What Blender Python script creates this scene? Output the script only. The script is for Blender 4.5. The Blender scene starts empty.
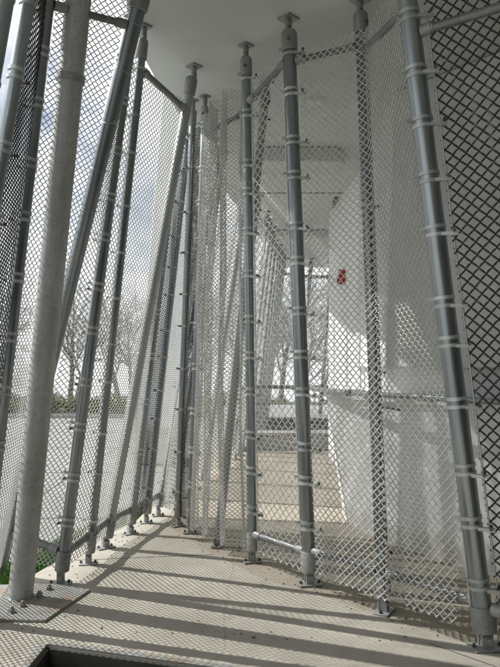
import bpy, math, random
import numpy as np
from mathutils import Vector, Matrix, Quaternion
R = math.radians
rnd = random.Random(7)
sc = bpy.context.scene
COL = sc.collection

# ------------------------------------------------------------------ materials
def new_mat(name):
    m = bpy.data.materials.new(name); m.use_nodes = True
    nt = m.node_tree
    return m, nt, nt.nodes['Principled BSDF']

def ramp(nt, fac, stops):
    r = nt.nodes.new('ShaderNodeValToRGB')
    e = r.color_ramp.elements
    e[0].position, e[0].color = stops[0][0], (*stops[0][1], 1)
    e[1].position, e[1].color = stops[-1][0], (*stops[-1][1], 1)
    for p, c in stops[1:-1]:
        k = e.new(p); k.color = (*c, 1)
    nt.links.new(fac, r.inputs['Fac'])
    return r.outputs['Color']

def noise(nt, scale, detail=6, rough=.6, stretch=None, coord='Object', dist=0):
    t = nt.nodes.new('ShaderNodeTexCoord')
    n = nt.nodes.new('ShaderNodeTexNoise')
    n.inputs['Scale'].default_value = scale
    n.inputs['Detail'].default_value = detail
    n.inputs['Roughness'].default_value = rough
    n.inputs['Distortion'].default_value = dist
    src = t.outputs[coord]
    if stretch:
        mp = nt.nodes.new('ShaderNodeMapping'); mp.inputs['Scale'].default_value = stretch
        nt.links.new(src, mp.inputs['Vector']); src = mp.outputs['Vector']
    nt.links.new(src, n.inputs['Vector'])
    return n.outputs['Fac']

def mixc(nt, fac, a, b, mode='MIX'):
    m = nt.nodes.new('ShaderNodeMix'); m.data_type = 'RGBA'; m.blend_type = mode
    for s, v in ((m.inputs['Factor'], fac), (m.inputs['A'], a), (m.inputs['B'], b)):
        if isinstance(v, bpy.types.NodeSocket): nt.links.new(v, s)
        elif isinstance(v, tuple): s.default_value = (*v, 1)
        else: s.default_value = v
    return m.outputs['Result']

def bump(nt, b, fac, strength, dist=.01):
    n = nt.nodes.new('ShaderNodeBump'); n.inputs['Strength'].default_value = strength
    n.inputs['Distance'].default_value = dist
    nt.links.new(fac, n.inputs['Height']); nt.links.new(n.outputs['Normal'], b.inputs['Normal'])

def galv(name, lo, hi, metal=.75, rough=(.32, .5), scale=9, stretch=(1, 1, .25), grime=0.0):
    m, nt, b = new_mat(name)
    f = noise(nt, scale, 8, .65, stretch)
    c = ramp(nt, f, [(.3, lo), (.7, hi)])
    if grime:
        g = noise(nt, 2.3, 10, .7, (1, 1, .5))
        gm = ramp(nt, g, [(.52, (0, 0, 0)), (.72, (grime, grime, grime))])
        c = mixc(nt, gm, c, (.12, .11, .09))
    oi = nt.nodes.new('ShaderNodeObjectInfo'); var = ramp(nt, oi.outputs['Random'], [(0, (.80, .80, .79)), (1, (1.12, 1.12, 1.12))])
    c = mixc(nt, 1.0, c, var, 'MULTIPLY')
    scr = ramp(nt, noise(nt, 30, 4, .6, (1, 1, .03)), [(.60, (0, 0, 0)), (.66, (.35, .35, .35))])
    c = mixc(nt, scr, c, (.44, .45, .44))
    nt.links.new(c, b.inputs['Base Color'])
    b.inputs['Metallic'].default_value = metal
    r = nt.nodes.new('ShaderNodeMapRange'); nt.links.new(f, r.inputs['Value'])
    r.inputs['From Min'].default_value = .3; r.inputs['From Max'].default_value = .7
    r.inputs['To Min'].default_value, r.inputs['To Max'].default_value = rough
    nt.links.new(r.outputs['Result'], b.inputs['Roughness'])
    bump(nt, b, noise(nt, 60, 4), .08, .002)
    return m

def plain(name, lo, hi, rough=.8, scale=3, metal=0, bmp=0, bscale=40, stretch=None):
    m, nt, b = new_mat(name)
    c = ramp(nt, noise(nt, scale, 8, .65, stretch), [(.3, lo), (.7, hi)])
    nt.links.new(c, b.inputs['Base Color'])
    b.inputs['Roughness'].default_value = rough; b.inputs['Metallic'].default_value = metal
    if bmp: bump(nt, b, noise(nt, bscale, 6), bmp, .01)
    return m

M = {}
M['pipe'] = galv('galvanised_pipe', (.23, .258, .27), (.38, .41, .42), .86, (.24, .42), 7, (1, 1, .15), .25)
M['pale_pipe'] = galv('pale_galvanised_pipe', (.37, .39, .395), (.50, .52, .52), .65, (.36, .5), 7, (1, 1, .15), .15)  # pale grey pipe; on the far posts the tone stands in for sunlight
M['band'] = galv('galvanised_band', (.44, .46, .455), (.60, .62, .61), .55, (.38, .52), 20, None)
M['cast'] = galv('cast_fitting', (.26, .27, .265), (.38, .385, .375), .45, (.5, .65), 40, None, .3)
M['wire'] = galv('galvanised_wire', (.58, .585, .56), (.74, .74, .71), .35, (.45, .6), 8, None)
M['wire_dark'] = galv('near_black_wire', (.022, .024, .025), (.06, .064, .062), .3, (.5, .7), 9, None)  # near-black wire, used on a few of the mesh panels
M['rail'] = galv('dull_rail', (.17, .18, .18), (.27, .28, .275), .6, (.45, .6), 9, None, .3)
M['bolt'] = plain('dark_bolt_steel', (.06, .06, .055), (.18, .17, .15), .5, 60, .6)

# mottled hot-dip column
m, nt, b = new_mat('mottled_galvanised_column')
c = ramp(nt, noise(nt, 5, 10, .7, (1, 1, .35)), [(.28, (.31, .325, .315)), (.5, (.42, .435, .42)), (.72, (.56, .57, .55))])
vo = nt.nodes.new('ShaderNodeTexVoronoi'); vo.inputs['Scale'].default_value = 55
tc = nt.nodes.new('ShaderNodeTexCoord'); nt.links.new(tc.outputs['Object'], vo.inputs['Vector'])
c = mixc(nt, .25, c, vo.outputs['Color'], 'SOFT_LIGHT')
drip = ramp(nt, noise(nt, 14, 6, .6, (1, 1, .06)), [(.55, (0, 0, 0)), (.7, (.45, .45, .45))])
c = mixc(nt, drip, c, (.23, .24, .225))
hs = nt.nodes.new('ShaderNodeHueSaturation'); hs.inputs['Saturation'].default_value = .35
nt.links.new(c, hs.inputs['Color']); nt.links.new(hs.outputs['Color'], b.inputs['Base Color'])
b.inputs['Metallic'].default_value = .45; b.inputs['Roughness'].default_value = .55
bump(nt, b, noise(nt, 45, 6), .2, .004)
M['column'] = m

# plate with rust
m, nt, b = new_mat('rust_stained_plate')
c = ramp(nt, noise(nt, 18, 8, .7), [(.3, (.23, .24, .23)), (.7, (.34, .34, .32))])
rs = ramp(nt, noise(nt, 5.5, 8, .65), [(.5, (0, 0, 0)), (.68, (.8, .8, .8))])
c = mixc(nt, rs, c, (.26, .17, .09))
nt.links.new(c, b.inputs['Base Color']); b.inputs['Roughness'].default_value = .7; b.inputs['Metallic'].default_value = .2
bump(nt, b, noise(nt, 70, 5), .15, .003)
M['plate'] = m

# concrete slab
def concrete(name, lo, hi, stain, sfac, joints=None):
    m, nt, b = new_mat(name)
    c = ramp(nt, noise(nt, 1.6, 12, .68), [(.3, lo), (.7, hi)])
    st = ramp(nt, noise(nt, 3.7, 10, .7, None, 'Object', .6), [(.5, (0, 0, 0)), (.75, (sfac, sfac, sfac))])
    c = mixc(nt, st, c, stain)
    sp = ramp(nt, noise(nt, 160, 3, .5), [(.35, (.75, .75, .75)), (.6, (1, 1, 1))])
    c = mixc(nt, .8, c, sp, 'MULTIPLY')
    ck = nt.nodes.new('ShaderNodeTexVoronoi'); ck.feature = 'DISTANCE_TO_EDGE'; ck.inputs['Scale'].default_value = .55
    t = nt.nodes.new('ShaderNodeTexCoord'); 
    nz = nt.nodes.new('ShaderNodeTexNoise'); nz.inputs['Scale'].default_value = 3; nz.inputs['Detail'].default_value = 6
    nt.links.new(t.outputs['Object'], nz.inputs['Vector'])
    wv = mixc(nt, .16, t.outputs['Object'], nz.outputs['Color'], 'ADD')
    nt.links.new(wv, ck.inputs['Vector'])
    cl = ramp(nt, ck.outputs['Distance'], [(.0, (.45, .45, .45)), (.0035, (1, 1, 1))])
    c = mixc(nt, .4, c, cl, 'MULTIPLY')
    wp = ramp(nt, noise(nt, 1.1, 8, .6, (1, .5, 1), 'Object', 1.2), [(.45, (0, 0, 0)), (.62, (.4, .4, .4))])
    c = mixc(nt, wp, c, tuple(x*1.18 for x in stain))
    nt.links.new(c, b.inputs['Base Color'])
    b.inputs['Roughness'].default_value = .88
    bump(nt, b, noise(nt, 90, 8, .7), .25, .004)
    return m
M['slab'] = concrete('pale_concrete', (.36, .34, .292), (.485, .455, .392), (.255, .235, .19), .6)
M['tan'] = concrete('tan_concrete', (.32, .285, .225), (.43, .385, .31), (.22, .19, .145), .55)
M['lot'] = concrete('lot_concrete', (.25, .25, .245), (.33, .33, .32), (.2, .2, .19), .4)
M['pit'] = plain('pit_steel', (.035, .035, .03), (.075, .07, .06), .8, 6, 0, .3)
def wallpaint(name, lo, hi, streak):
    m, nt, b = new_mat(name)
    c = ramp(nt, noise(nt, 1.1, 10, .65), [(.3, lo), (.7, hi)])
    st = ramp(nt, noise(nt, 7, 8, .65, (1, 1, .07)), [(.52, (0, 0, 0)), (.78, (streak, streak, streak))])
    c = mixc(nt, st, c, (.40, .39, .35))
    sp = ramp(nt, noise(nt, 3.1, 10, .75), [(.58, (0, 0, 0)), (.75, (streak*.7,)*3)])
    c = mixc(nt, sp, c, (.47, .46, .42))
    # splash dirt near the foot of the wall
    t = nt.nodes.new('ShaderNodeTexCoord'); sx = nt.nodes.new('ShaderNodeSeparateXYZ'); nt.links.new(t.outputs['Object'], sx.inputs['Vector'])
    nz = noise(nt, 9, 6, .7); ad = nt.nodes.new('ShaderNodeMath'); ad.operation = 'MULTIPLY_ADD'; ad.inputs[1].default_value = -.22
    nt.links.new(nz, ad.inputs[0]); nt.links.new(sx.outputs['Z'], ad.inputs[2])
    ft = ramp(nt, ad.outputs['Value'], [(.0, (.45, .45, .45)), (.09, (0, 0, 0))])
    c = mixc(nt, ft, c, (.36, .33, .27))
    nt.links.new(c, b.inputs['Base Color']); b.inputs['Roughness'].default_value = .82
    bump(nt, b, noise(nt, 55, 8, .7), .2, .008)
    return m
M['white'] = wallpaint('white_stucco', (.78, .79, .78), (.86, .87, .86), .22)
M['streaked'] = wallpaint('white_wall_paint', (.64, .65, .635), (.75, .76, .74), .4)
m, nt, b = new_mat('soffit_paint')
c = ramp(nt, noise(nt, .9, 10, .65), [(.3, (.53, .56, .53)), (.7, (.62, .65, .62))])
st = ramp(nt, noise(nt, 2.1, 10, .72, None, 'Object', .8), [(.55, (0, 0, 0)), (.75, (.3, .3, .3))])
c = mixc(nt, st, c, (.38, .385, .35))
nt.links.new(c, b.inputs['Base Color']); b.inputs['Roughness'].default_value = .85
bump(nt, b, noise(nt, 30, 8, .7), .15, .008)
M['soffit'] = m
M['greywall'] = plain('grey_concrete_wall', (.33, .33, .32), (.43, .43, .41), .9, 2.5, 0, .2)
M['darkwall'] = plain('dark_unseen_wall', (.10, .105, .105), (.15, .155, .15), .7, 2, 0, .2)  # unseen walls only; kept dark so the pipes reflect less light
M['groove'] = plain('dark_joint', (.07, .07, .065), (.12, .12, .11), .8, 5)
M['lens'] = plain('lamp_lens', (.58, .58, .54), (.68, .68, .64), .4, 9)
M['red'] = plain('red_plastic', (.32, .012, .015), (.42, .02, .022), .45, 9)
M['bark'] = plain('bark', (.13, .11, .095), (.24, .21, .19), .95, 14)
M['twig'] = plain('twig', (.22, .21, .205), (.33, .32, .315), .95, 14)
M['leaf'] = plain('hedge_leaf', (.07, .10, .02), (.16, .18, .05), .8, 9)
M['grass'] = plain('grass_blade', (.05, .12, .02), (.10, .20, .04), .7, 12)
M['lawn'] = plain('lawn_ground', (.06, .09, .025), (.11, .14, .05), .95, 4, 0, .4)

# ------------------------------------------------------------------ mesh tools
class MB:
    def __init__(s): s.v, s.f, s.sm = [], [], []
    def add(s, vs, fs, smooth=False):
        o = len(s.v); s.v += [tuple(p) for p in vs]
        s.f += [tuple(i + o for i in f) for f in fs]; s.sm += [smooth] * len(fs)
    def box(s, a, b, mat=None):
        x0, y0, z0 = a; x1, y1, z1 = b
        vs = [Vector(p) for p in ((x0,y0,z0),(x1,y0,z0),(x1,y1,z0),(x0,y1,z0),(x0,y0,z1),(x1,y0,z1),(x1,y1,z1),(x0,y1,z1))]
        if mat: vs = [mat @ p for p in vs]
        s.add(vs, [(3,2,1,0),(4,5,6,7),(0,1,5,4),(1,2,6,5),(2,3,7,6),(3,0,4,7)])
    def prism(s, poly, z0, z1, shear=(0, 0)):
        n = len(poly); dz = z1 - z0
        vs = [(x, y, z0) for x, y in poly] + [(x + shear[0]*dz, y + shear[1]*dz, z1) for x, y in poly]
        s.add(vs, [tuple(range(n-1, -1, -1)), tuple(range(n, 2*n))] + [(i, (i+1) % n, n+(i+1) % n, n+i) for i in range(n)])
    def lathe(s, prof, seg=20, mat=None):           # prof: (r, z) bottom to top, capped
        n = len(prof); vs = []
        for r, z in prof:
            for k in range(seg):
                a = 2*math.pi*k/seg; vs.append(Vector((r*math.cos(a), r*math.sin(a), z)))
        if mat: vs = [mat @ p for p in vs]
        fs = [(i*seg+k, i*seg+(k+1) % seg, (i+1)*seg+(k+1) % seg, (i+1)*seg+k) for i in range(n-1) for k in range(seg)]
        s.add(vs, fs, True)
        s.add(vs[:seg], [tuple(range(seg-1, -1, -1))]); s.add(vs[-seg:], [tuple(range(seg))])
    def tube(s, pts, rad, seg=8, cap=True):
        pts = [Vector(p) for p in pts]
        if not hasattr(rad, '__len__'): rad = [rad]*len(pts)
        t0 = (pts[1]-pts[0]).normalized()
        n = t0.orthogonal().normalized(); vs = []
        for i, p in enumerate(pts):
            t = (pts[min(i+1, len(pts)-1)] - pts[max(i-1, 0)]).normalized()
            n = (n - t*n.dot(t)).normalized(); q = t.cross(n)
            for k in range(seg):
                a = 2*math.pi*k/seg; vs.append(p + (n*math.cos(a) + q*math.sin(a))*rad[i])
        fs = [(i*seg+k, i*seg+(k+1) % seg, (i+1)*seg+(k+1) % seg, (i+1)*seg+k) for i in range(len(pts)-1) for k in range(seg)]
        s.add(vs, fs, True)
        if cap: s.add(vs[:seg], [tuple(range(seg-1, -1, -1))]); s.add(vs[-seg:], [tuple(range(seg))])
    def mesh(s, name, mat):
        me = bpy.data.meshes.new(name); me.from_pydata(s.v, [], s.f)
        me.polygons.foreach_set('use_smooth', s.sm); me.materials.append(mat); me.update()
        me.set_sharp_from_angle(angle=R(38))
        return me
    def build(s, name, mat, parent=None, loc=(0, 0, 0), rot=None):
        return put(name, s.mesh(name, mat), parent, loc, rot)

def put(name, me, parent=None, loc=(0, 0, 0), rot=None):
    o = bpy.data.objects.new(name, me); COL.objects.link(o)
    if parent: o.parent = parent
    o.location = loc
    if rot is not None: o.rotation_mode = 'QUATERNION'; o.rotation_quaternion = rot
    return o

def bevel(o, w=.01, seg=2):
    b = o.modifiers.new('bevel', 'BEVEL'); b.width = w; b.segments = seg; b.limit_method = 'ANGLE'
    return o

def tag(o, label=None, cat=None, group=None, kind=None):
    for k, v in (('label', label), ('category', cat), ('group', group), ('kind', kind)):
        if v: o[k] = v
    return o

def empty(name, loc=(0, 0, 0)):
    o = bpy.data.objects.new(name, None); COL.objects.link(o); o.location = loc
    o.empty_display_size = .2
    return o

CEIL = 3.7
# ------------------------------------------------------------------ setting
MB_ = MB()
# concrete alcove slab with a rectangular pit left open in front
slab = MB()
pa, pb, pc, pd = (-1.016, 3.316), (.30, 2.93), (.12, 2.0), (-1.07, 2.0)
outer = [(-1.50, .0), (-1.47, 3.3), (-1.47, 4.3), (-1.29, 5.1), (-1.02, 5.95), (-.98, 6.6), (-.745, 6.6), (-.745, 5.751), (-.30, 4.93), (.066, 4.337), (.37, 4.074), (1.208, 3.204), (2.2, 2.2), (2.2, .0)]
for poly in ([(-1.50, -3.2), (-1.47, 3.3), (-1.47, 3.60), pa, pd, (-1.07, -3.2)],
             [(-1.07, -3.2), pd, pc, (.12, -3.2)],
             [(.12, 0), pc, pb, (1.208, 3.204), (2.2, 2.2), (2.2, -3.2)],
             [(-1.47, 3.60), (-1.47, 4.3), (-1.29, 5.1), (-1.02, 5.95), (-.98, 6.6), (-.745, 6.6), (-.745, 5.751), (-.30, 4.93), (.066, 4.337), (.37, 4.074), (1.208, 3.204), pb, pa]):
    slab.prism(list(reversed(poly)), -.55, 0)
tag(slab.build('floor', M['slab']), kind='structure')
pit = MB()
def quad_wall(p, q, z0, z1, th, side):
    d = (Vector(q)-Vector(p)).normalized(); n = Vector((-d.y, d.x))*side*th
    pit.prism([p, q, (q[0]+n.x, q[1]+n.y), (p[0]+n.x, p[1]+n.y)], z0, z1)
ins = .006
pit.prism([(pd[0]+ins, pd[1]), (pc[0]-ins, pc[1]), (pb[0]-ins, pb[1]-ins), (pa[0]+ins, pa[1]-ins)], -.54, -.5)
for p, q in ((pa, pb), (pd, pa), (pc, pb), (pd, pc)):
    cx, cy = -.4, 2.6
    f = lambda t: (t[0] + (.004 if t[0] < cx else -.004), t[1] + (.004 if t[1] < cy else -.004))
    p2, q2 = f(p), f(q)
    d = Vector((q2[0]-p2[0], q2[1]-p2[1])); n = Vector((-d.y, d.x)).normalized()
    if n.dot(Vector((cx-p2[0], cy-p2[1]))) < 0: n = -n
    n *= .012
    pit.prism([p2, q2, (q2[0]+n.x, q2[1]+n.y), (p2[0]+n.x, p2[1]+n.y)], -.5, -.012)
tag(pit.build('pit_lining', M['pit']), kind='structure')
lip = MB()
for p, q in ((pa, pb), (pd, pa)):
    d = Vector((q[0]-p[0], q[1]-p[1])).normalized(); n = Vector((-d.y, d.x))
    if n.dot(Vector((-.4-p[0], 2.6-p[1]))) > 0: n = -n
    n *= .035
    lip.prism([p, q, (q[0]+n.x, q[1]+n.y), (p[0]+n.x, p[1]+n.y)], .001, .006)
tag(lip.build('pit_edge', M['plate']), kind='structure')
walk = MB()
walk.prism([(-.745, 6.62), (-.745, 5.751), (-.30, 4.93), (.066, 4.337), (.37, 4.074), (1.208, 3.204), (2.2, 2.2), (2.21, -3.2), (6, -3.2), (6, 10.75), (-.75, 10.75)], -.5, -.003)
tag(walk.build('walkway', M['tan']), kind='structure')
gr = MB(); gr.add([(-900, -60, -.60), (900, -60, -.60), (900, 27.5, -.60), (-900, 27.5, -.60), (900, 60, -2.6), (-900, 60, -2.6), (900, 1600, -88), (-900, 1600, -88)], [(0, 1, 2, 3), (3, 2, 4, 5), (5, 4, 6, 7)])
tag(gr.build('ground', M['lawn']), kind='structure')
lot = MB(); lot.add([(-60, -20, -.59), (60, -20, -.59), (60, 24.5, -.59), (-60, 24.5, -.59)], [(0, 1, 2, 3)])
tag(lot.build('parking_lot', M['lot']), kind='structure')
jn = MB()
for q in range(-12, 1): jn.box((q*3.2-.012, 7.0, -.59), (q*3.2+.012, 24.2, -.586))
for q in range(5): jn.box((-40, 8.5+q*3.6, -.5885), (3, 8.524+q*3.6, -.585))
tag(jn.build('lot_joint', M['groove']), kind='structure')
kb = MB(); kb.box((-60, 24.3, -.62), (60, 24.5, -.47)); tag(kb.build('kerb', M['lot']), kind='structure')
mu = MB(); mu.add([(-60, 24.52, -.50), (60, 24.52, -.50), (60, 27.4, -.48), (-60, 27.4, -.48)], [(0, 1, 2, 3)]); tag(mu.build('dark_hedge_strip', M['pit']), kind='structure')  # flat dark strip under the shrub row
lw = MB(); lw.add([(-1.47, 0, -.10), (-1.47, 4.3, -.10), (-1.27, 5.1, -.10), (-1.0, 5.95, -.10), (-.96, 6.62, -.10), (-2.05, 0, -.17), (-2.05, 4.4, -.17), (-1.8, 5.4, -.17), (-1.5, 6.4, -.17), (-1.4, 7.0, -.17), (-2.3, 0, -.60), (-2.3, 4.5, -.60), (-2.05, 5.5, -.60), (-1.75, 6.5, -.60), (-1.5, 7.3, -.60)], [(i, i+1, i+6, i+5) for i in (0,1,2,3)] + [(i, i+1, i+6, i+5) for i in (5,6,7,8)])
tag(lw.build('lawn', M['lawn']), kind='structure')
# grass by the slab
g = MB()
for i in range(9000):
    y = rnd.uniform(3.2, 6.9); edge = -1.48 if y < 4.3 else -1.48 + (y-4.3)*.27
    x = edge - rnd.uniform(.0, .56) - .01
    z = -.115 - .12*max(0, edge-x)
    h = rnd.uniform(.05, .12); a = rnd.uniform(0, 6.28); w = .006
    dx, dy = math.cos(a)*w, math.sin(a)*w; lx, ly = rnd.gauss(0, .03), rnd.gauss(0, .03)
    g.add([(x-dx, y-dy, z), (x+dx, y+dy, z), (x+lx*.4+dx*.7, y+ly*.4+dy*.7, z+h*.6), (x+lx, y+ly, z+h)], [(0, 1, 2), (0, 2, 3)])
tag(g.build('grass', M['grass']), 'short green grass growing along the outer edge of the concrete slab', 'grass', kind='stuff')

sj = MB()
p_, q_ = Vector((-1.4, 4.78)), Vector((-.30, 4.88))
sj.prism([(-1.40, 4.70), (-.262, 4.86), (-.264, 4.866), (-1.402, 4.706)], .0006, .0016)
sj.prism([(.90, 3.335), (1.25, 2.96), (1.254, 2.964), (.904, 3.339)], .0006, .0016)
tag(sj.build('slab_joint', M['groove']), kind='structure')
# grit and leaf crumbs lying on the slab near the pipe feet
db_ = MB()
for i in range(260):
    t_ = rnd.random(); ln = rnd.choice(((-1.35, 3.7, -.95, 5.9), (-.55, 5.4, 1.15, 3.3), (-.55, 5.4, 1.15, 3.3), (-1.2, 3.5, 1.1, 3.25)))
    x = ln[0]+(ln[2]-ln[0])*t_ + rnd.gauss(0, .12); y = ln[1]+(ln[3]-ln[1])*t_ + rnd.gauss(0, .10)
    if y < 3.36 or x < -1.36: continue
    r_ = rnd.uniform(.002, .007) if rnd.random() < .95 else rnd.uniform(.007, .011); a = rnd.uniform(0, 6.28)
    pts = [(x + r_*rnd.uniform(.6, 1.2)*math.cos(a+k*1.257), y + r_*rnd.uniform(.5, 1.0)*math.sin(a+k*1.257)) for k in range(5)]
    db_.prism(pts, .0008, .003 + r_*.35)
tag(db_.build('debris', M['bark']), 'loose grit and leaf crumbs scattered on the slab by the pipe feet', 'debris', kind='stuff')

# soffit overhead
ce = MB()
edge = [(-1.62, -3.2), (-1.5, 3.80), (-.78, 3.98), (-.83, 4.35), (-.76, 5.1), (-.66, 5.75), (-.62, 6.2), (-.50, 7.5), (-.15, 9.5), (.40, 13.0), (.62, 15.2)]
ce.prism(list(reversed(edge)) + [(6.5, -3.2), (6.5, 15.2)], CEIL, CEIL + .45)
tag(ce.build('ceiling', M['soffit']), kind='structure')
# soffit joints (thin inlaid strips, flush under the soffit)
j = MB()
for x0, y0, x1, y1, w in ((-.12, 8.55, 1.32, 8.5, .03), (.15, 10.9, 2.2, 10.85, .03)):
    j.box((x0, y0, CEIL-.006), (x1, y0+w, CEIL-.001))
d = Vector((1.83-1.18, 14.6-8.77)).normalized(); n = Vector((-d.y, d.x))*.035
p, q = Vector((1.18, 8.77)), Vector((1.80, 14.6))
j.prism([(p-n)[:], (p+n)[:], (q+n)[:], (q-n)[:]][::-1], CEIL-.008, CEIL-.001)
tag(j.build('ceiling_joint', M['groove']), kind='structure')

# ------------------------------------------------------------------ walls and buildings
def curve(pts, n=8):
    out = []
    P = [Vector((*p, 0)) for p in pts]; P = [P[0]*2-P[1]] + P + [P[-1]*2-P[-2]]
    for i in range(1, len(P)-2):
        for k in range(n):
            t = k/n; a, b_, c_, d_ = P[i-1], P[i], P[i+1], P[i+2]
            q = .5*((2*b_) + (c_-a)*t + (2*a-5*b_+4*c_-d_)*t*t + (3*b_-a-3*c_+d_)*t**3)
            out.append((q.x, q.y))
    out.append(pts[-1]); return out
# low curved parapet, its far end leaning out over the walkway
lwfoot = curve([(1.55, 7.4), (1.05, 6.75), (.87, 6.1), (.92, 5.6), (1.17, 5.04), (1.53, 4.5), (2.2, 3.6), (2.9, 2.7)])
W = MB(); n = len(lwfoot)
H0 = 1.11
def lean(p):
    k = max(0, min(1, (p[1]-5.1)/.9)); return (p[0]-.16*k, p[1]-.02*k)
top = [lean(p) for p in lwfoot]
back = [(4.2, 2.7), (4.2, 7.4)]
poly0 = lwfoot + back; poly1 = top + back; N = len(poly0)
vs = [(*p, -.004) for p in poly0] + [(*p, H0) for p in poly1]
W.add(vs, [tuple(range(N)), tuple(range(2*N-1, N-1, -1))])
W.add(vs, [((i+1) % N, i, N+i, N+(i+1) % N) for i in range(N)])
root = empty('low_wall', (0, 0, 0)); tag(root, 'low white curved wall beside the tan walkway, behind the mesh', 'wall')
o = W.build('wall_body', M['white'], root)
cp = MB(); ot = [(p[0]-.025, p[1]-.02) for p in top]
it = [(p[0]+.22, p[1]+.14) for p in top]
for i in range(len(ot)-1):
    a, b_, c_, d_ = ot[i], ot[i+1], it[i+1], it[i]
    e0, e1 = i == 0, i == len(ot)-2
vs = [(*p, H0+.002) for p in ot] + [(*p, H0+.002) for p in it] + [(*p, H0+.035) for p in ot] + [(*p, H0+.035) for p in it]
k = len(ot); fs = []
for i in range(k-1):
    fs += [(i, i+1, 2*k+i+1, 2*k+i)[::-1], (2*k+i, 2*k+i+1, 3*k+i+1, 3*k+i)[::-1], (k+i, k+i+1, 3*k+i+1, 3*k+i), (i, i+1, k+i+1, k+i)]
cp.add(vs, fs)
cp.build('coping', M['white'], root)

# set-back wall and the leaning wall block hanging over it
bk = MB()
bk.prism([(1.13, 6.6), (1.17, 5.55), (1.80, 4.85), (2.7, 3.6), (4.1, 3.6), (4.1, 6.6)][::-1], H0+.037, 1.372)
o = bk.build('set_back_wall', M['white']); tag(o, 'narrow white wall strip between the low curved wall and the hanging block', 'wall')
hb = MB()
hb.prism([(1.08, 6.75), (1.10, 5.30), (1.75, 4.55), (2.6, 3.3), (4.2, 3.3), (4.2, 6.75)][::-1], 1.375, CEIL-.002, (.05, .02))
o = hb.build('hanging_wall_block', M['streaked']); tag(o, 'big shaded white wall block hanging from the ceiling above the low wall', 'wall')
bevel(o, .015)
rw = MB(); rw.prism([(-1.62, -3.4), (6.5, -3.4), (6.5, -3.2), (-1.62, -3.2)], -.003, CEIL-.002)
tag(rw.build('added_rear_wall', M['darkwall']), 'unseen dark wall added behind the camera to cut bounce light', 'wall')  # out of view, added to block light from behind and darken pipe reflections
rw = MB(); rw.prism([(4.3, -3.19), (4.5, -3.19), (4.5, 3.29), (4.3, 3.29)], -.001, CEIL-.002)
tag(rw.build('added_side_wall', M['darkwall']), 'unseen dark wall added right of the camera to cut bounce light', 'wall')  # out of view, added to close the right side against bounce light
# far white wall beyond the block
fw = MB(); fw.prism([(1.17, 9.7), (1.275, 7.6), (4.5, 7.6), (4.5, 10.0), (1.20, 10.0)], -.003, CEIL-.002, (.008, 0))
root = empty('end_wall', (1.2, 9.5, 0)); tag(root, 'white wall carrying the red alarm, right of the bright far opening', 'wall')
fw.build('wall_body', M['white'], root, (-1.2, -9.5, 0))
# red alarm
al = empty('fire_alarm', (1.245, 8.5, 2.56)); al.rotation_euler.z = R(-90-2.5); tag(al, 'small red alarm box mounted high on the white wall by the far opening', 'alarm')
a = MB(); a.box((-.065, -.075, -.095), (.065, .012, .095)); bevel(a.build('alarm_body', M['red'], al), .012)
a = MB(); a.box((-.045, -.098, -.075), (.045, -.077, -.02)); bevel(a.build('strobe_lens', M['red'], al), .006)

# leaning white fin outside, beyond the leaning pipe
pf = MB(); pf.prism([(-2.35, 13.0), (-1.55, 13.0), (-1.55, 14.0), (-2.35, 14.0)], -.58, 7.4, (.075, 0))
o = pf.build('leaning_fin', M['white']); tag(o, 'slender leaning white fin outside, behind the mesh at left', 'pier'); bevel(o, .02)
# end of the walkway
ep = MB(); ep.prism([(-.1, 10.76), (2.4, 10.76), (2.4, 11.1), (-.1, 11.1)], -.5, .235)
ep.prism([(-.13, 10.73), (2.43, 10.73), (2.43, 11.13), (-.13, 11.13)], .238, .29)
o = ep.build('end_parapet', M['greywall']); tag(o, 'low grey kerb wall closing the far end of the walkway', 'wall')
bevel(o, .01)
db = MB(); db.prism([(-.6, 13.2), (3.4, 13.2), (3.4, 17.6), (-.6, 17.6)], -.595, .26)
db.prism([(-.66, 13.14), (3.46, 13.14), (3.46, 17.66), (-.66, 17.66)], .263, .33)
o = db.build('concrete_platform', M['lot']); tag(o, 'broad low concrete platform outside beyond the end railing', 'platform'); bevel(o, .01)

# dropped beams and downlight on the soffit
def dropped(y, x0, x1, h, dpt, label):
    r = empty('ceiling_beam', (x0, y, CEIL)); tag(r, label, 'beam', 'shallow beams under the ceiling')
    b_ = MB(); L = x1-x0
    b_.prism([(0, 0), (L-.1, 0), (L, .12), (L, dpt), (0, dpt)], -h, -.002)
    bevel(b_.build('beam_body', M['soffit'], r), .012)
dropped(6.72, .06, 1.02, .16, .5, 'nearer shallow beam under the ceiling, with a chamfered end')
dropped(11.0, .35, 1.72, .12, .5, 'farther shallow beam under the ceiling, above the bright opening')
dl = empty('downlight', (.575, 5.55, CEIL)); tag(dl, 'round unlit ceiling light in the soffit over the walkway', 'ceiling light')
l = MB(); l.lathe([(.105, -.012), (.11, -.002)], 28); l.build('trim_ring', M['soffit'], dl)
l = MB(); l.lathe([(.06, -.026), (.085, -.018), (.088, -.0125)], 28); l.build('lens', M['lens'], dl)

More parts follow.
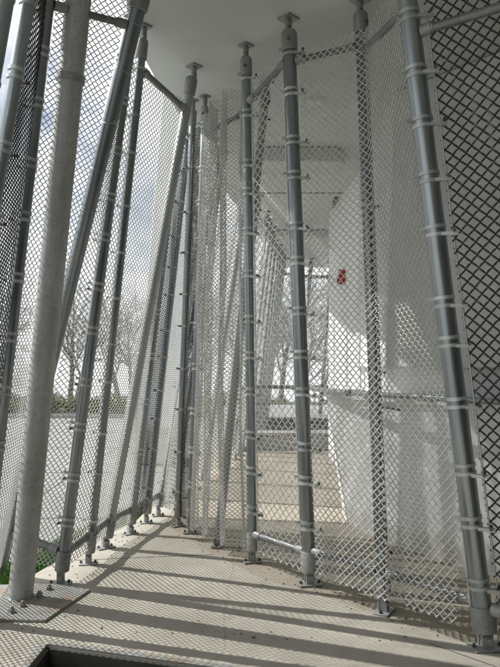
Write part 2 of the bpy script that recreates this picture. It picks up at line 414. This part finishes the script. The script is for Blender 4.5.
# ------------------------------------------------------------------ posts
band_cache = {}
def band_mesh(r, tail):
    key = (round(r, 4), tail)
    if key in band_cache: return band_cache[key]
    mb = MB(); seg = 28; w = .009; ro = r + .0045
    mb.lathe([(r+.0005, -w), (ro, -w), (ro, w), (r+.0005, w)], seg)
    if tail:      # brace band: flat strap tails with a bolt and nut
        mb.box((r*.6, -r-.012, -w*.95), (r+.062, -r*.55, w*.95) if False else (r+.06, -r*.80, w*.95), Matrix.Rotation(R(8), 4, 'Y'))
    else:         # tension band closing on a short double tongue
        mb.box((r-.003, -.007, -w*.9), (r+.030, -.002, w*.9)); mb.box((r-.003, .002, -w*.9), (r+.030, .007, w*.9))
    m1 = mb.mesh('band', M['band'])
    bb = MB()
    px = r+.042 if tail else r+.019; py = -r-.004 if tail else 0
    rot = Matrix.Translation((px, py, 0)) @ Matrix.Rotation(R(90), 4, 'X')
    bb.lathe([(.0085, -.030), (.0085, -.018), (.0045, -.018), (.0045, .030), (.0095, .030), (.0095, .022+.016)], 6, rot)
    m2 = bb.mesh('band_bolt', M['bolt'])
    band_cache[key] = (m1, m2); return m1, m2

tie_cache = {}
def tie_mesh(r):
    k = round(r, 4)
    if k not in tie_cache:
        mb = MB(); pts = []
        for i in range(15):
            a = 2*math.pi*i/12*1.0; pts.append(((r+.002)*math.cos(a), (r+.002)*math.sin(a), .006*math.sin(a*.7)))
        pts.append(((r+.03), .01, .01)); mb.tube(pts, .0018, 5); tie_cache[k] = mb.mesh('tie_wire', M['band'])
    return tie_cache[k]

POST = {}
_a = MB(); _a.lathe([(.011, .011), (.011, .019), (.006, .0195), (.006, .027)], 6); ANCHOR = _a.mesh('anchor_bolt', M['bolt'])
def post(key, B, T, r, label, bands=('plain', 12), phi=0, foot=True, head=True, group='galvanised pipes of the pleated fence', name='fence_post', cat='pole', z0=.13, simple=False, mat='pipe'):
    """B foot on the floor, T on the soffit. bands: (style, list of heights or count); phi: heading of the band tongues"""
    B, T = Vector(B), Vector(T); ax = (T-B).normalized(); L = (T-B).length
    rot = ax.to_track_quat('Z', 'Y')
    # undo the roll so that local +X points along heading phi
    want = Vector((math.cos(R(phi)), math.sin(R(phi)), 0)); want = (want - ax*want.dot(ax)).normalized()
    x = rot @ Vector((1, 0, 0)); ang = math.atan2(x.cross(want).dot(ax), x.dot(want))
    rot = Quaternion(ax, ang) @ rot
    root = empty(name, B); tag(root, label, cat, group)
    POST[key] = (B, T, r)
    lo = .10 if foot else 0; hi = L-.10 if head else L
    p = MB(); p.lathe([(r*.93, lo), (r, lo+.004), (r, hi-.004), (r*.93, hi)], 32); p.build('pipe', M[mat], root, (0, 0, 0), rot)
    if simple: return root
    if foot:
        s = MB(); s.lathe([(r*1.10, .085), (r*1.22, .090), (r*1.22, .205), (r*1.12, .212)], 32)
        o = s.build('foot_sleeve', M['cast'], root, (0, 0, 0), rot)
        h = MB(); h.lathe([(.011, 0), (.011, .006), (.006, .0065)], 12, Matrix.Translation((r*1.2, 0, .15)) @ Matrix.Rotation(R(90), 4, 'Y')); 
        h.build('set_screw', M['bolt'], o)
        c = MB(); c.box((-r*.55, -.016, .010), (r*.55, .016, .088)); c.box((-r*.7, -.026, .010), (r*.45, -.018, .062)); c.box((-r*.7, .018, .010), (r*.45, .026, .062))
        c.lathe([(.013, -.036), (.013, -.027), (.007, -.027), (.007, .03), (.012, .03), (.012, .038)], 8, Matrix.Translation((0, 0, .046)) @ Matrix.Rotation(R(90), 4, 'X'))
        yaw = Quaternion((0, 0, 1), R(phi+20))
        c.build('foot_hinge', M['cast'], root, (0, 0, 0), yaw)
        f = MB(); w = r*1.15+.012; f.box((-w*1.25, -w*.8, .0012), (w*1.25, w*.8, .0105))
        o = bevel(f.build('foot_plate', M['cast'], root, (0, 0, 0), yaw), .002)
        for sx in (-1, 1): put('anchor_bolt', ANCHOR, o, (sx*w*.98, 0, 0))
    if head:
        s = MB(); s.lathe([(r*1.1, L-.225), (r*1.24, L-.218), (r*1.24, L-.11), (r*1.05, L-.092), (r*.5, L-.088)], 32)
        o = s.build('head_sleeve', M['cast'], root, (0, 0, 0), rot)
        h = MB(); h.lathe([(.011, 0), (.011, .006), (.006, .0065)], 12, Matrix.Translation((0, -r*1.22, L-.165)) @ Matrix.Rotation(R(90), 4, 'X')); h.build('set_screw', M['bolt'], o)
        c = MB(); yaw = Quaternion((0, 0, 1), R(45))
        c.box((-r*.45, -.012, -.09), (r*.45, .012, -.012)); c.lathe([(.02, -.06), (.02, -.014)], 10)
        c.build('head_hinge', M['cast'], root, T-B, yaw)
        f = MB(); w = r*1.25; f.box((-w, -w, -.0115), (w, w, -.0015)); bevel(f.build('head_plate', M['cast'], root, T-B, yaw), .002)
    style, zs = bands
    if isinstance(zs, int):
        st = (L-.62)/max(1, zs-1); zs = [.34 + st*i + rnd.uniform(-.045, .045) for i in range(zs)]
    for z in zs:
        if style == 'tie':
            put('tie_wire', tie_mesh(r), root, ax*z, rot @ Quaternion((0, 0, 1), rnd.uniform(0, 6.28)) @ Quaternion((1, 0, 0), R(12))); continue
        tail = style == 'tail'
        a, b_ = band_mesh(r, tail)
        q = rot @ Quaternion((0, 0, 1), R(rnd.uniform(-9, 9)))
        o = put('band', a, root, ax*z, q); put('bolt', b_, o)
        if style in ('double', 'tail') :
            o = put('band', band_mesh(r, False)[0], root, ax*(z+.040), q @ Quaternion((0, 0, 1), R(185 if tail else 12)))
    return root

post('C2', (-1.50, 2.72, 0), (-.96, 2.75, 3.7), .037, 'dark pipe cutting the top left corner of the photo', ('plain', 9), 120)
post('C', (-1.53, 3.02, 0), (-.97, 3.0, 3.7), .035, 'banded fence pipe at the far left edge, left of the dark mesh', ('double', 10), 60)
post('B', (-1.489, 3.606, 0), (-1.093, 3.488, 3.7), .040, 'banded fence pipe just left of the thick mottled column', ('double', 11), 150)
post('E', (-1.216, 4.220, 0), (-.770, 4.157, 3.7), .038, 'banded fence pipe with the foot nearest the right of the mottled column', ('double', 11), 170)
post('F', (-1.141, 4.638, 0), (-.720, 4.295, 3.7), .033, 'banded left fence pipe whose head fitting shows beside the steepest leaning pipe', ('plain', 11), 170)
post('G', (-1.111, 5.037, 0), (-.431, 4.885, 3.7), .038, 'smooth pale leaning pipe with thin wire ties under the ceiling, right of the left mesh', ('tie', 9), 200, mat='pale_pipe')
post('I', (-.995, 5.449, 0), (-.690, 5.50, 2.80), .032, 'short pipe half hidden behind the pale wire-tied leaning pipe', ('double', 7), 200, head=False)
post('H', (-.923, 5.823, 0), (-.537, 5.793, 3.7), .031, 'dark banded pipe right of the narrow strip of black mesh at left', ('plain', 12), 180)
post('J', (-.854, 6.090, 0), (-.29, 6.50, 3.7), .030, 'thin leaning pipe at the farthest corner of the left fence', ('double', 8), 180)
post('K', (-.630, 5.716, 0), (-.495, 5.526, 3.7), .029, 'thin dark pipe alongside the edge-on black mesh in the middle', ('plain', 10), 200)
post('P3', (-.500, 5.481, 0), (-.385, 5.442, 3.7), .029, 'slim banded pipe at the left end of the folded pale mesh', ('tail', 10), -15)
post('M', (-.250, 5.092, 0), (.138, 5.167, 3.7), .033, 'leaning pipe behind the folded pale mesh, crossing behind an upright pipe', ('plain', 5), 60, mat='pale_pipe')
post('P4', (.018, 4.684, 0), (-.029, 4.557, 3.7), .034, 'upright banded pipe left of the narrow open mesh panel near the centre', ('tail', 12), -10)
post('P5', (.383, 4.211, 0), (.255, 4.193, 3.7), .043, 'stout banded pipe right of the narrow open mesh panel near the centre', ('tail', 12), -8)
post('P6', (.760, 3.750, 0), (.694, 3.981, 3.7), .038, 'bluish pipe standing behind the large pale mesh at right', ('plain', 4), 40)
post('P7', (1.174, 3.281, 0), (.751, 3.201, 3.7), .049, 'thickest banded fence pipe at right, leaning left beside the black mesh', ('tail', 12), -12)
post('P8', (1.85, 2.75, 0), (1.42, 2.75, 3.7), .045, 'banded fence pipe beyond the right edge of the photo', ('tail', 11), -12)

# the smooth leaning brace crossing the other pipes
post('D', (-1.676, 4.400, .03), (-.60, 3.68, 3.7), .045, 'steepest leaning smooth pipe, crossing behind the mottled column', ('tie', 12), 20, foot=False)
# thick mottled column
B, T = Vector((-1.372, 3.938, 0)), Vector((-.955, 3.577, 3.7))
root = empty('steel_column', B); tag(root, 'thick mottled grey steel column bolted to a rust-stained floor plate', 'column')
ax = (T-B).normalized(); L = (T-B).length; rot = ax.to_track_quat('Z', 'Y'); POST['A'] = (B, T, .072)
p = MB(); p.lathe([(.0735, .004), (.0735, .02), (.072, .03), (.072, L-.01)], 40); p.build('shaft', M['column'], root, (0, 0, 0), rot)
p = MB(); p.lathe([(.074, 3.05), (.081, 3.052), (.081, 3.09), (.074, 3.092)], 36); p.build('collar', M['cast'], root, (0, 0, 0), rot)
p = MB(); p.lathe([(.0735, .003), (.086, .0161), (.074, .03)], 36); p.build('weld_bead', M['cast'], root, (0, 0, 0))
pl = MB(); pl.prism([(x-B.x, y-B.y) for x, y in ((-1.65, 4.16), (-1.62, 3.62), (-1.114, 3.593), (-.988, 4.074), (-1.18, 4.18))], .0015, .016)
plate = bevel(pl.build('base_plate', M['plate'], root), .003)
bm = None
for (x, y) in ((-1.335, 3.70), (-1.305, 3.79), (-1.262, 3.955), (-1.24, 4.07)):
    if bm is None:
        k = MB(); k.lathe([(.024, .0165), (.024, .0192), (.0185, .0194), (.0185, .036), (.011, .0365), (.011, .048), (.008, .05)], 6); bm = k.mesh('anchor_bolt', M['cast'])
    o = put('anchor_bolt', bm, root, (x-B.x, y-B.y, 0), Quaternion((0, 0, 1), rnd.uniform(0, 1)))

# ------------------------------------------------------------------ chain-link panels
PIT = .056
def wire_mesh(A0, A1, B0, B1, zlo, zhi, wr=.0034, off=0.0, ma=.02, mb_=.02, wav=.014, taper=None, seed=0, pit=PIT, pleat=0, npl=3, bow=0):
    """zigzag wires between two post lines (points at floor and soffit)."""
    A0, A1, B0, B1 = map(Vector, (A0, A1, B0, B1))
    la = lambda z: A0 + (A1-A0)*(z/CEIL)
    lb = lambda z: B0 + (B1-B0)*(z/CEIL)
    zm = .5*(zlo+zhi)
    nrm = (lb(zm)-la(zm)).cross(A1-A0).normalized()
    if nrm.y > 0: nrm = -nrm                       # towards the viewer
    rs = random.Random(seed); ph = [rs.uniform(0, 6.28) for _ in range(6)]
    wmax = max((lb(z)-la(z)).length for z in (zlo, zm, zhi))
    st = math.sqrt(1 + .5*(pleat*2*math.pi*npl/wmax)**2)
    w = pit/2; nw = int(wmax*st/w)+2; h = pit/4
    nz = int((zhi-zlo)/h)
    mb = MB(); V = []; Fc = []
    for k in range(-1, nw):
        run = []
        runs = []
        for i in range(nz+1):
            z = zlo + i*h; ph4 = i % 4                 # 0: left bend, 2: right bend (even wires)
            par = k % 2
            t = (0, .5, 1, .5)[ph4]; t = 1-t if par else t
            t = -.03 + t*1.06
            d = (0, 1, 0, -1)[ph4] * .0035
            if par: d = -d
            a, b_ = la(z), lb(z); W_ = (b_-a).length
            ua = (k+t)*w + rs.gauss(0, .03)*w; u = ua/st
            wob = wav*math.sin(u*5.1+z*1.3+ph[0])*math.sin(z*2.1+ph[1]+u*2) + .35*wav*math.sin(u*13+ph[2])*math.sin(z*6.3+ph[3])
            e = min(1, max(0, u/.12), max(0, (W_-u)/.12)); 
            hi_lim = W_-mb_
            if taper: hi_lim -= taper(z)
            if u < ma or u > hi_lim:
                if len(run) > 1: runs.append(run)
                run = []; continue
            P = a + (b_-a)*(u/W_ if W_ > 1e-6 else 0) + nrm*(d*(.8 + 60*wr) + wob*e + off) + Vector((0, 0, .5*wav*math.sin(u*7+ph[4]+z)))
            if pleat or bow: P = P + nrm*(pleat*e*math.sin(2*math.pi*npl*u/wmax + ph[5] + .5*math.sin(z*1.1)) + bow*math.sin(math.pi*min(1, max(0, u/W_))))
            run.append(P)
        if len(run) > 1: runs.append(run)
        for r_ in runs:
            o = len(V); n_ = len(r_)
            for i, p in enumerate(r_):
                t_ = (r_[min(i+1, n_-1)]-r_[max(i-1, 0)])
                t_.normalize()
                s_ = t_.cross(nrm); s_.normalize(); q_ = s_.cross(t_)
                V.append(p + s_*wr); V.append(p + q_*wr); V.append(p - s_*wr); V.append(p - q_*wr)
            for i in range(n_-1):
                for c in range(4):
                    Fc.append((o+i*4+c, o+i*4+(c+1) % 4, o+i*4+4+(c+1) % 4, o+i*4+4+c))
    me = bpy.data.meshes.new('wire_mesh'); me.from_pydata([tuple(v) for v in V], [], Fc)
    me.polygons.foreach_set('use_smooth', [True]*len(Fc)); me.update()
    return me

def at(key, z):
    B, T, r = POST[key]; return B + (T-B)*((z-B.z)/(T.z-B.z))

def rail(root, name, k0, z0, k1, z1, r=.021, cups=(True, True), fwd=0, mat='rail'):
    a, b_ = at(k0, z0), at(k1, z1); d = (b_-a).normalized()
    a2 = a + d*(POST[k0][2]+.001); b2 = b_ - d*(POST[k1][2]+.001)
    sh = Vector((0, -fwd, 0)); a2 += sh; b2 += sh
    mb = MB(); mb.tube([a2, a2*.5+b2*.5, b2], r, 16); o = mb.build(name, M[mat], root)
    for c, p, s in ((cups[0], a2, 1), (cups[1], b2, -1)):
        if c:
            q = MB(); q.tube([p, p+d*s*.055], [r*1.32, r*1.32], 18); q.tube([p+d*s*.056, p+d*s*.066], [r*1.18, r*1.18], 18); q.build('rail_cup', M['cast'], o)
    return o

GRP = 'chain link mesh panels between the pipes'
def panel(k0, k1, label, zlo=.10, zhi=3.45, mat='wire', top=None, bot=None, off=0, ma=.03, mb_=.03, wav=.014, bars=(), seed=1, wr=.0034, taper=None, shift=(0, 0), pit=PIT, pleat=0, npl=3, bow=0):
    B0, T0, _ = POST[k0]; B1, T1, _ = POST[k1]
    ext = lambda B, T, z=0: B + (T-B)*((z-B.z)/(T.z-B.z))
    s0, s1 = Vector((0, shift[0], 0)), Vector((0, shift[1], 0))
    root = empty('mesh_panel', (at(k0, zlo)+at(k1, zlo))/2); tag(root, label, 'mesh panel', GRP)
    inv = Matrix.Translation(-root.location)
    me = wire_mesh(ext(B0, T0)+s0, ext(B0, T0, CEIL)+s0, ext(B1, T1)+s1, ext(B1, T1, CEIL)+s1, zlo, zhi, wr, off, ma, mb_, wav, taper, seed, pit, pleat, npl, bow)
    me.materials.append(M[mat]); o = put('wire_mesh', me, root, -root.location)
    for spec, nm in ((top, 'top_rail'), (bot, 'bottom_rail')):
        if spec:
            z0, z1 = spec[0], spec[1]; r = spec[2] if len(spec) > 2 else .021
            rail(root, nm, k0, z0, k1, z1, r).location = -root.location
    for side in bars:
        kk, other, mg = (k0, k1, ma) if side == 0 else (k1, k0, mb_)
        pts = []
        for z in (zlo+.02, zlo+(zhi-zlo)*.5, zhi-.06):
            a, b_ = at(kk, z), at(other, z); pts.append(a + (b_-a).normalized()*(mg+.012) - root.location + (s0 if side == 0 else s1))
        b2 = MB(); b2.tube(pts, .0055, 8); b2.build('tension_bar', M['band'], root)
    return root

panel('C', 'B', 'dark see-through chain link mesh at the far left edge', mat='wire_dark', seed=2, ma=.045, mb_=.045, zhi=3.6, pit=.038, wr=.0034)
panel('B', 'D', 'bright mesh behind the thick column, left of the steepest leaning pipe', seed=3, top=(3.40, 3.40), ma=.045, mb_=.05, zhi=3.55, pit=.038, wr=.0034)
panel('D', 'E', 'wedge of mesh between the steepest leaning pipe and the pipe by the column', seed=4, bot=(.30, .20, .026), zlo=.10, ma=.05, mb_=.04, pit=.038, wr=.0034)
panel('E', 'F', 'narrow open mesh strip between two banded pipes at left', seed=5, bot=(.20, .22, .025), wav=.006, ma=.04, mb_=.035, pit=.046, wr=.0040)
panel('F', 'G', 'bright mesh left of the pale wire-tied leaning pipe, rail on top', seed=6, top=(3.42, 3.36, .023), bot=(.22, .22, .026), zhi=3.42, pit=.038, wr=.0034)
panel('G', 'I', 'dense mesh tucked behind the pale wire-tied leaning pipe', seed=7, bot=(.22, .21, .023), pit=.038, wr=.0034)
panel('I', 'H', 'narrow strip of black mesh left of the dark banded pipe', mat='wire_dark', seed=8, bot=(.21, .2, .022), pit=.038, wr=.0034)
panel('H', 'J', 'short run of mesh at the farthest corner of the left fence', seed=9, bot=(.2, .2, .022), pit=.038, wr=.0034)
panel('J', 'K', 'pale mesh with bright sky behind it, left of the edge-on black mesh', seed=10, pit=.038, wr=.0034)
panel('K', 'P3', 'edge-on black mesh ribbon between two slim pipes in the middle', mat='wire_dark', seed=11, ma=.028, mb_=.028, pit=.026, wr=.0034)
panel('P3', 'P4', 'folded pale mesh hanging like a curtain between two upright pipes', seed=12, top=(3.36, 3.22, .02), wav=.015, zhi=3.46, zlo=.07, ma=.03, pleat=.048, npl=4, bow=.06, pit=.032, wr=.0037)
panel('P4', 'P5', 'narrow framed panel of wide open mesh between the two central pipes', seed=14, top=(3.27, 3.43, .022), bot=(.20, .20, .022), bars=(0, 1), zhi=3.47, zlo=.07, ma=.055, mb_=.06, wav=.006, pit=.062, wr=.0044)
panel('P5', 'P6', 'pale hanging mesh between the stout central pipe and the bluish pipe', seed=15, top=(3.40, 3.40, .021), bot=(.22, .22, .020), shift=(-.04, -.075), ma=.055, mb_=-.03, zlo=.09, zhi=3.47, wav=.014, pit=.047, wr=.0041)
panel('P6', 'P7', 'pale hanging mesh with a ragged lower corner, left of the thickest pipe', seed=16, top=(3.35, 3.22, .021), bot=(.22, .22, .021), shift=(-.075, -.05), ma=0, mb_=.07, zlo=.10, zhi=3.45, wav=.018, bars=(1,), taper=lambda z: max(0, .10*(1-z/.6)), pit=.047, wr=.0041)
panel('P7', 'P8', 'black diamond mesh at the right edge with a rail along its top', mat='wire_dark', seed=17, top=(3.08, 3.08, .024), bot=(.2, .2, .026), bars=(0,), ma=.075, mb_=.06, zhi=3.24, pit=.063, wr=.0052)

# ------------------------------------------------------------------ far fence along the walkway
FG = 'far fence pipes along the walkway'
far = [((-.80, 6.95), (-.29, 6.9), 'pipe at the near end of the far fence, mostly hidden by the edge-on black mesh'),
       ((-.573, 7.975), (.0, 7.6), 'far fence pipe leaning behind the folded mesh, the most clearly seen one there'),
       ((-.381, 8.897), (.13, 8.7), 'far fence pipe just right of the one leaning clearest behind the folded mesh'),
       ((-.207, 9.64), (.27, 9.6), 'far fence pipe just left of the upright central pipe')]
NF = 8
for q in range(1, NF):
    t_ = q/(NF-1); far.append(((-.207+.445*t_, 9.64+3.46*t_), (.27+.46*t_, 9.6+3.8*t_), 'one of the close row of leaning far fence pipes seen through the narrow framed panel'))
LASTF = 'f%d' % (len(far)-1)
for i, (b_, t, lab) in enumerate(far):
    z = -.003 if b_[1] < 10.7 else -.59
    post('f%d' % i, (*b_, z), (*t, 3.7), .034, lab, ('plain', 4), -10, group=FG, name='far_fence_post', mat='pale_pipe')  # lighter pipe colour paints in the sun on the far row
for i in range(len(far)-1):
    B0, T0, _ = POST['f%d' % i]; B1, T1, _ = POST['f%d' % (i+1)]
    root = empty('far_mesh_panel', (B0+B1)/2); tag(root, 'hazy mesh panel between two leaning far fence pipes', 'mesh panel', 'mesh panels of the far fence')
    me = wire_mesh(B0.xy.to_3d(), T0, B1.xy.to_3d(), T1, .1, 3.45, .0036, 0, .03, .03, .02, None, 30+i, .045, .045 if B1.y < 9.7 else .01, 2)
    me.materials.append(M['wire']); put('wire_mesh', me, root, -root.location)
# gate-like end frame in the bright opening
endp = [((.93, 13.9), (1.33, 13.9), 'left pipe of the end frame in the bright opening'), ((1.42, 13.9), (1.78, 13.9), 'right pipe of the end frame in the bright opening')]
for i, (b_, t, lab) in enumerate(endp):
    post('e%d' % i, (*b_, -.59), (*t, 3.7), .042, lab, ('plain', 3), -10, group='end frame pipes', name='far_fence_post')
root = empty('far_mesh_panel', (1.15, 13.9, -.59)); tag(root, 'mesh panel with a top rail closing the bright far opening', 'mesh panel', 'mesh panels of the far fence')
me = wire_mesh((.225, 13.0, 0), (.72, 13.3, 3.7), (1.42, 13.9, 0), (1.78, 13.9, 3.7), .0, 3.3, .0034, 0, .04, .04, .02, None, 40, .06)
me.materials.append(M['wire']); put('wire_mesh', me, root, -root.location)
rail(root, 'top_rail', LASTF, 3.3, 'e0', 3.3, .03).location = -root.location
rail(root, 'top_rail', 'e0', 3.3, 'e1', 3.3, .03).location = -root.location

# ------------------------------------------------------------------ handrails
hr = empty('handrail', (1.0, 5.0, 1.1)); tag(hr, 'round steel handrail running above the low white curved wall', 'handrail')
pts = curve([(.68, 7.3), (.62, 6.6), (.70, 5.75), (.98, 5.05), (1.32, 4.45), (1.75, 3.75), (2.3, 2.9)], 8)
q = MB(); q.tube([(x-1.0, y-5.0, .07) for x, y in pts], .022, 14); q.build('rail_pipe', M['pipe'], hr)
for (x, y), (wx, wy) in (((.655, 6.0), (.80, 6.0)), ((1.00, 5.02), (1.22, 5.06)), ((1.60, 3.98), (1.90, 4.02))):
    bmb = MB(); bmb.tube([(x-1, y-5, .05), (x-.995, y-5, -.02), (wx-1.0, wy-5, -.06)], .009, 8); bmb.lathe([(.03, -.014), (.03, 0)], 14, Matrix.Translation((wx-1.0, wy-5, -.06)) @ Matrix.Rotation(R(90), 4, 'Y'))
    bmb.build('bracket', M['cast'], hr)
for x, y in ((.82, 5.37), (1.22, 4.62)):
    c_ = MB(); c_.tube([(x-1.02, y-5-.02, .07), (x-.98, y-5+.02, .07)], .028, 14); c_.build('coupling', M['cast'], hr)
er = empty('end_railing', (1.0, 10.6, 0)); tag(er, 'two-bar pipe railing across the far end of the walkway', 'railing')
for z, r_ in ((1.04, .030), (.77, .016)):
    q = MB(); q.tube([(-1.15, 0, z), (0, 0, z), (.42, 0, z)], r_, 12); q.build('rail_pipe', M['pipe'], er)
for x in (-1.12, .40):
    q = MB(); q.tube([(x, 0, 0), (x, 0, 1.0)], .024, 12); q.build('railing_post', M['pipe'], er)

# ------------------------------------------------------------------ outside: shrubs and bare trees
def shrub_mesh(seed):
    r_ = random.Random(seed); mb = MB(); cl = [(r_.uniform(-.7, .7), r_.uniform(-.35, .35), r_.uniform(.3, .6), r_.uniform(.28, .45)) for _ in range(9)]
    for i in range(2600):
        cx, cy, cz, cr = r_.choice(cl)
        v = Vector((r_.gauss(0, 1), r_.gauss(0, 1), r_.gauss(0, 1))).normalized()*cr*r_.uniform(.75, 1.05)
        p = Vector((cx, cy, cz)) + v
        if p.z < .03: continue
        n_ = Vector((r_.gauss(0, 1), r_.gauss(0, 1), r_.gauss(0, 1)+.5)).normalized(); t = n_.orthogonal().normalized()*r_.uniform(.03, .055); s = n_.cross(t)*.6
        mb.add([p-t, p+s, p+t, p-s], [(0, 1, 2, 3)])
    return mb.mesh('foliage', M['leaf'])
sh = [shrub_mesh(50), shrub_mesh(51)]
stem = MB()
for a in range(5):
    stem.tube([(0, 0, 0), (.12*math.cos(a*1.3), .1*math.sin(a*1.3), .25), (.3*math.cos(a*1.3), .22*math.sin(a*1.3), .5)], [.02, .015, .008], 6)
stem = stem.mesh('stem', M['bark'])
for i in range(11):
    x = -11.5 + i*1.22 + rnd.uniform(-.12, .12)
    r0 = empty('shrub', (x, 26 + rnd.uniform(-.3, .3), -.6)); tag(r0, 'low green shrub in the hedge row across the pale paved lot', 'shrub', 'hedge shrubs beyond the lot')
    r0.scale = (1, 1, rnd.uniform(.8, 1.0)); r0.rotation_euler.z = rnd.choice((0, math.pi)) + rnd.uniform(-.2, .2)
    put('foliage', sh[i % 2], r0); put('stem', stem, r0)

def tree_meshes(seed, H):
    r_ = random.Random(seed); tr, cr = MB(), MB()
    def grow(p, d, L, rad, lev):
        n_ = 4; pts = [p]; rr = [rad]; q = p.copy(); dd = d.copy()
        for i in range(n_):
            dd = (dd + Vector((r_.gauss(0, .13), r_.gauss(0, .13), r_.gauss(.03, .08)))).normalized()
            q = q + dd*L/n_; pts.append(q.copy()); rr.append(rad*(1-.45*(i+1)/n_))
        (tr if lev == 0 else cr).tube(pts, rr, 7 if lev < 2 else 4 if lev < 3 else 3, False)
        if lev >= 4: return
        for k in range((7, 5, 4, 3)[lev]):
            i = r_.randint(1 if lev else 2, n_); a = r_.uniform(0, 6.28); sp = r_.uniform(.45, .95)
            o = dd.orthogonal().normalized(); o = Quaternion(dd, a) @ o
            nd = (dd*math.cos(sp) + o*math.sin(sp)).normalized()
            grow(pts[i], nd, L*r_.uniform(.5, .72), max(rr[i]*.55, .006), lev+1)
        if lev == 0: grow(q, dd, L*.7, rr[-1]*.8, 1)
    grow(Vector((0, 0, 0)), Vector((0, 0, 1)), H*.42, H*.018, 0)
    return tr.mesh('trunk', M['bark']), cr.mesh('crown', M['twig'])
tm = [tree_meshes(s, 7.5) for s in (3, 8, 21)]
spots = [(-14.5, 34, 1.2), (-11.6, 31, .95), (-10.2, 37, 1.25), (-8.6, 32, 1.05), (-6.9, 35, 1.2), (-5.6, 31, .9), (-4.4, 34, 1.1), (-3.0, 32, .9),
         (.2, 22, .80), (1.05, 25, .95), (1.9, 23, .85), (2.6, 28, 1.1), (.7, 31, 1.1), (3.4, 32, 1.0)]
for i, (x, y, s) in enumerate(spots):
    left = x < 0
    r0 = empty('bare_tree', (x, y, -.6 - max(0, y-27.5)*.061)); r0.scale = (s,)*3; r0.rotation_euler.z = i*1.9
    tag(r0, 'leafless tree beyond the hedge at left, faint through the mesh' if left else 'leafless tree in the tangle of branches seen through the far opening', 'tree',
        'bare trees beyond the hedge' if left else 'bare trees beyond the far opening')
    put('trunk', tm[i % 3][0], r0); put('crown', tm[i % 3][1], r0)

# ------------------------------------------------------------------ light
EL = R(49); AZ_DIR = Vector((1, -.32, 0)).normalized()       # horizontal heading of the light
ldir = Vector((AZ_DIR.x*math.cos(EL), AZ_DIR.y*math.cos(EL), -math.sin(EL)))
s = bpy.data.lights.new('sun', 'SUN'); s.energy = 5.0; s.angle = R(.53); s.color = (1, .98, .945)
so = bpy.data.objects.new('sun', s); COL.objects.link(so); so.rotation_mode = 'QUATERNION'; so.rotation_quaternion = (-ldir).to_track_quat('Z', 'Y')
so.location = (-10, 3, 15)
w = bpy.data.worlds.new('World'); sc.world = w; w.use_nodes = True; nt = w.node_tree
bg = nt.nodes['Background']; bg.inputs['Strength'].default_value = .11
sky = nt.nodes.new('ShaderNodeTexSky'); sky.sky_type = 'NISHITA'; sky.sun_disc = False
sky.sun_elevation = EL; sky.sun_rotation = math.atan2(-ldir.x, -ldir.y)
sky.dust_density = 2.0; sky.air_density = 1.0
tc = nt.nodes.new('ShaderNodeTexCoord'); mp = nt.nodes.new('ShaderNodeMapping'); mp.inputs['Scale'].default_value = (1, 1, 2.2); mp.inputs['Location'].default_value = (.4, .1, .3)
nz = nt.nodes.new('ShaderNodeTexNoise'); nz.inputs['Scale'].default_value = 2.6; nz.inputs['Detail'].default_value = 9; nz.inputs['Roughness'].default_value = .58
nt.links.new(tc.outputs['Generated'], mp.inputs['Vector']); nt.links.new(mp.outputs['Vector'], nz.inputs['Vector'])
cl = ramp(nt, nz.outputs['Fac'], [(.33, (.15, .15, .15)), (.47, (1, 1, 1))])
mx = mixc(nt, cl, sky.outputs['Color'], (8.8, 9.0, 9.2))
nt.links.new(mx, bg.inputs['Color'])

# ------------------------------------------------------------------ camera
cam = bpy.data.cameras.new('camera'); co = bpy.data.objects.new('camera', cam); COL.objects.link(co)
cam.sensor_fit = 'VERTICAL'; cam.sensor_height = 36; cam.lens = 648/667*36
co.location = (0, 0, 1.4); co.rotation_euler = (R(90) + math.atan((365-333.5)/648), 0, 0)
cam.clip_start = .05; cam.clip_end = 2000
sc.camera = co
sc.view_settings.view_transform = 'Standard'; sc.view_settings.look = 'None'
sc.view_settings.gamma = 1; sc.view_settings.use_curve_mapping = False
sc.view_settings.exposure = .22
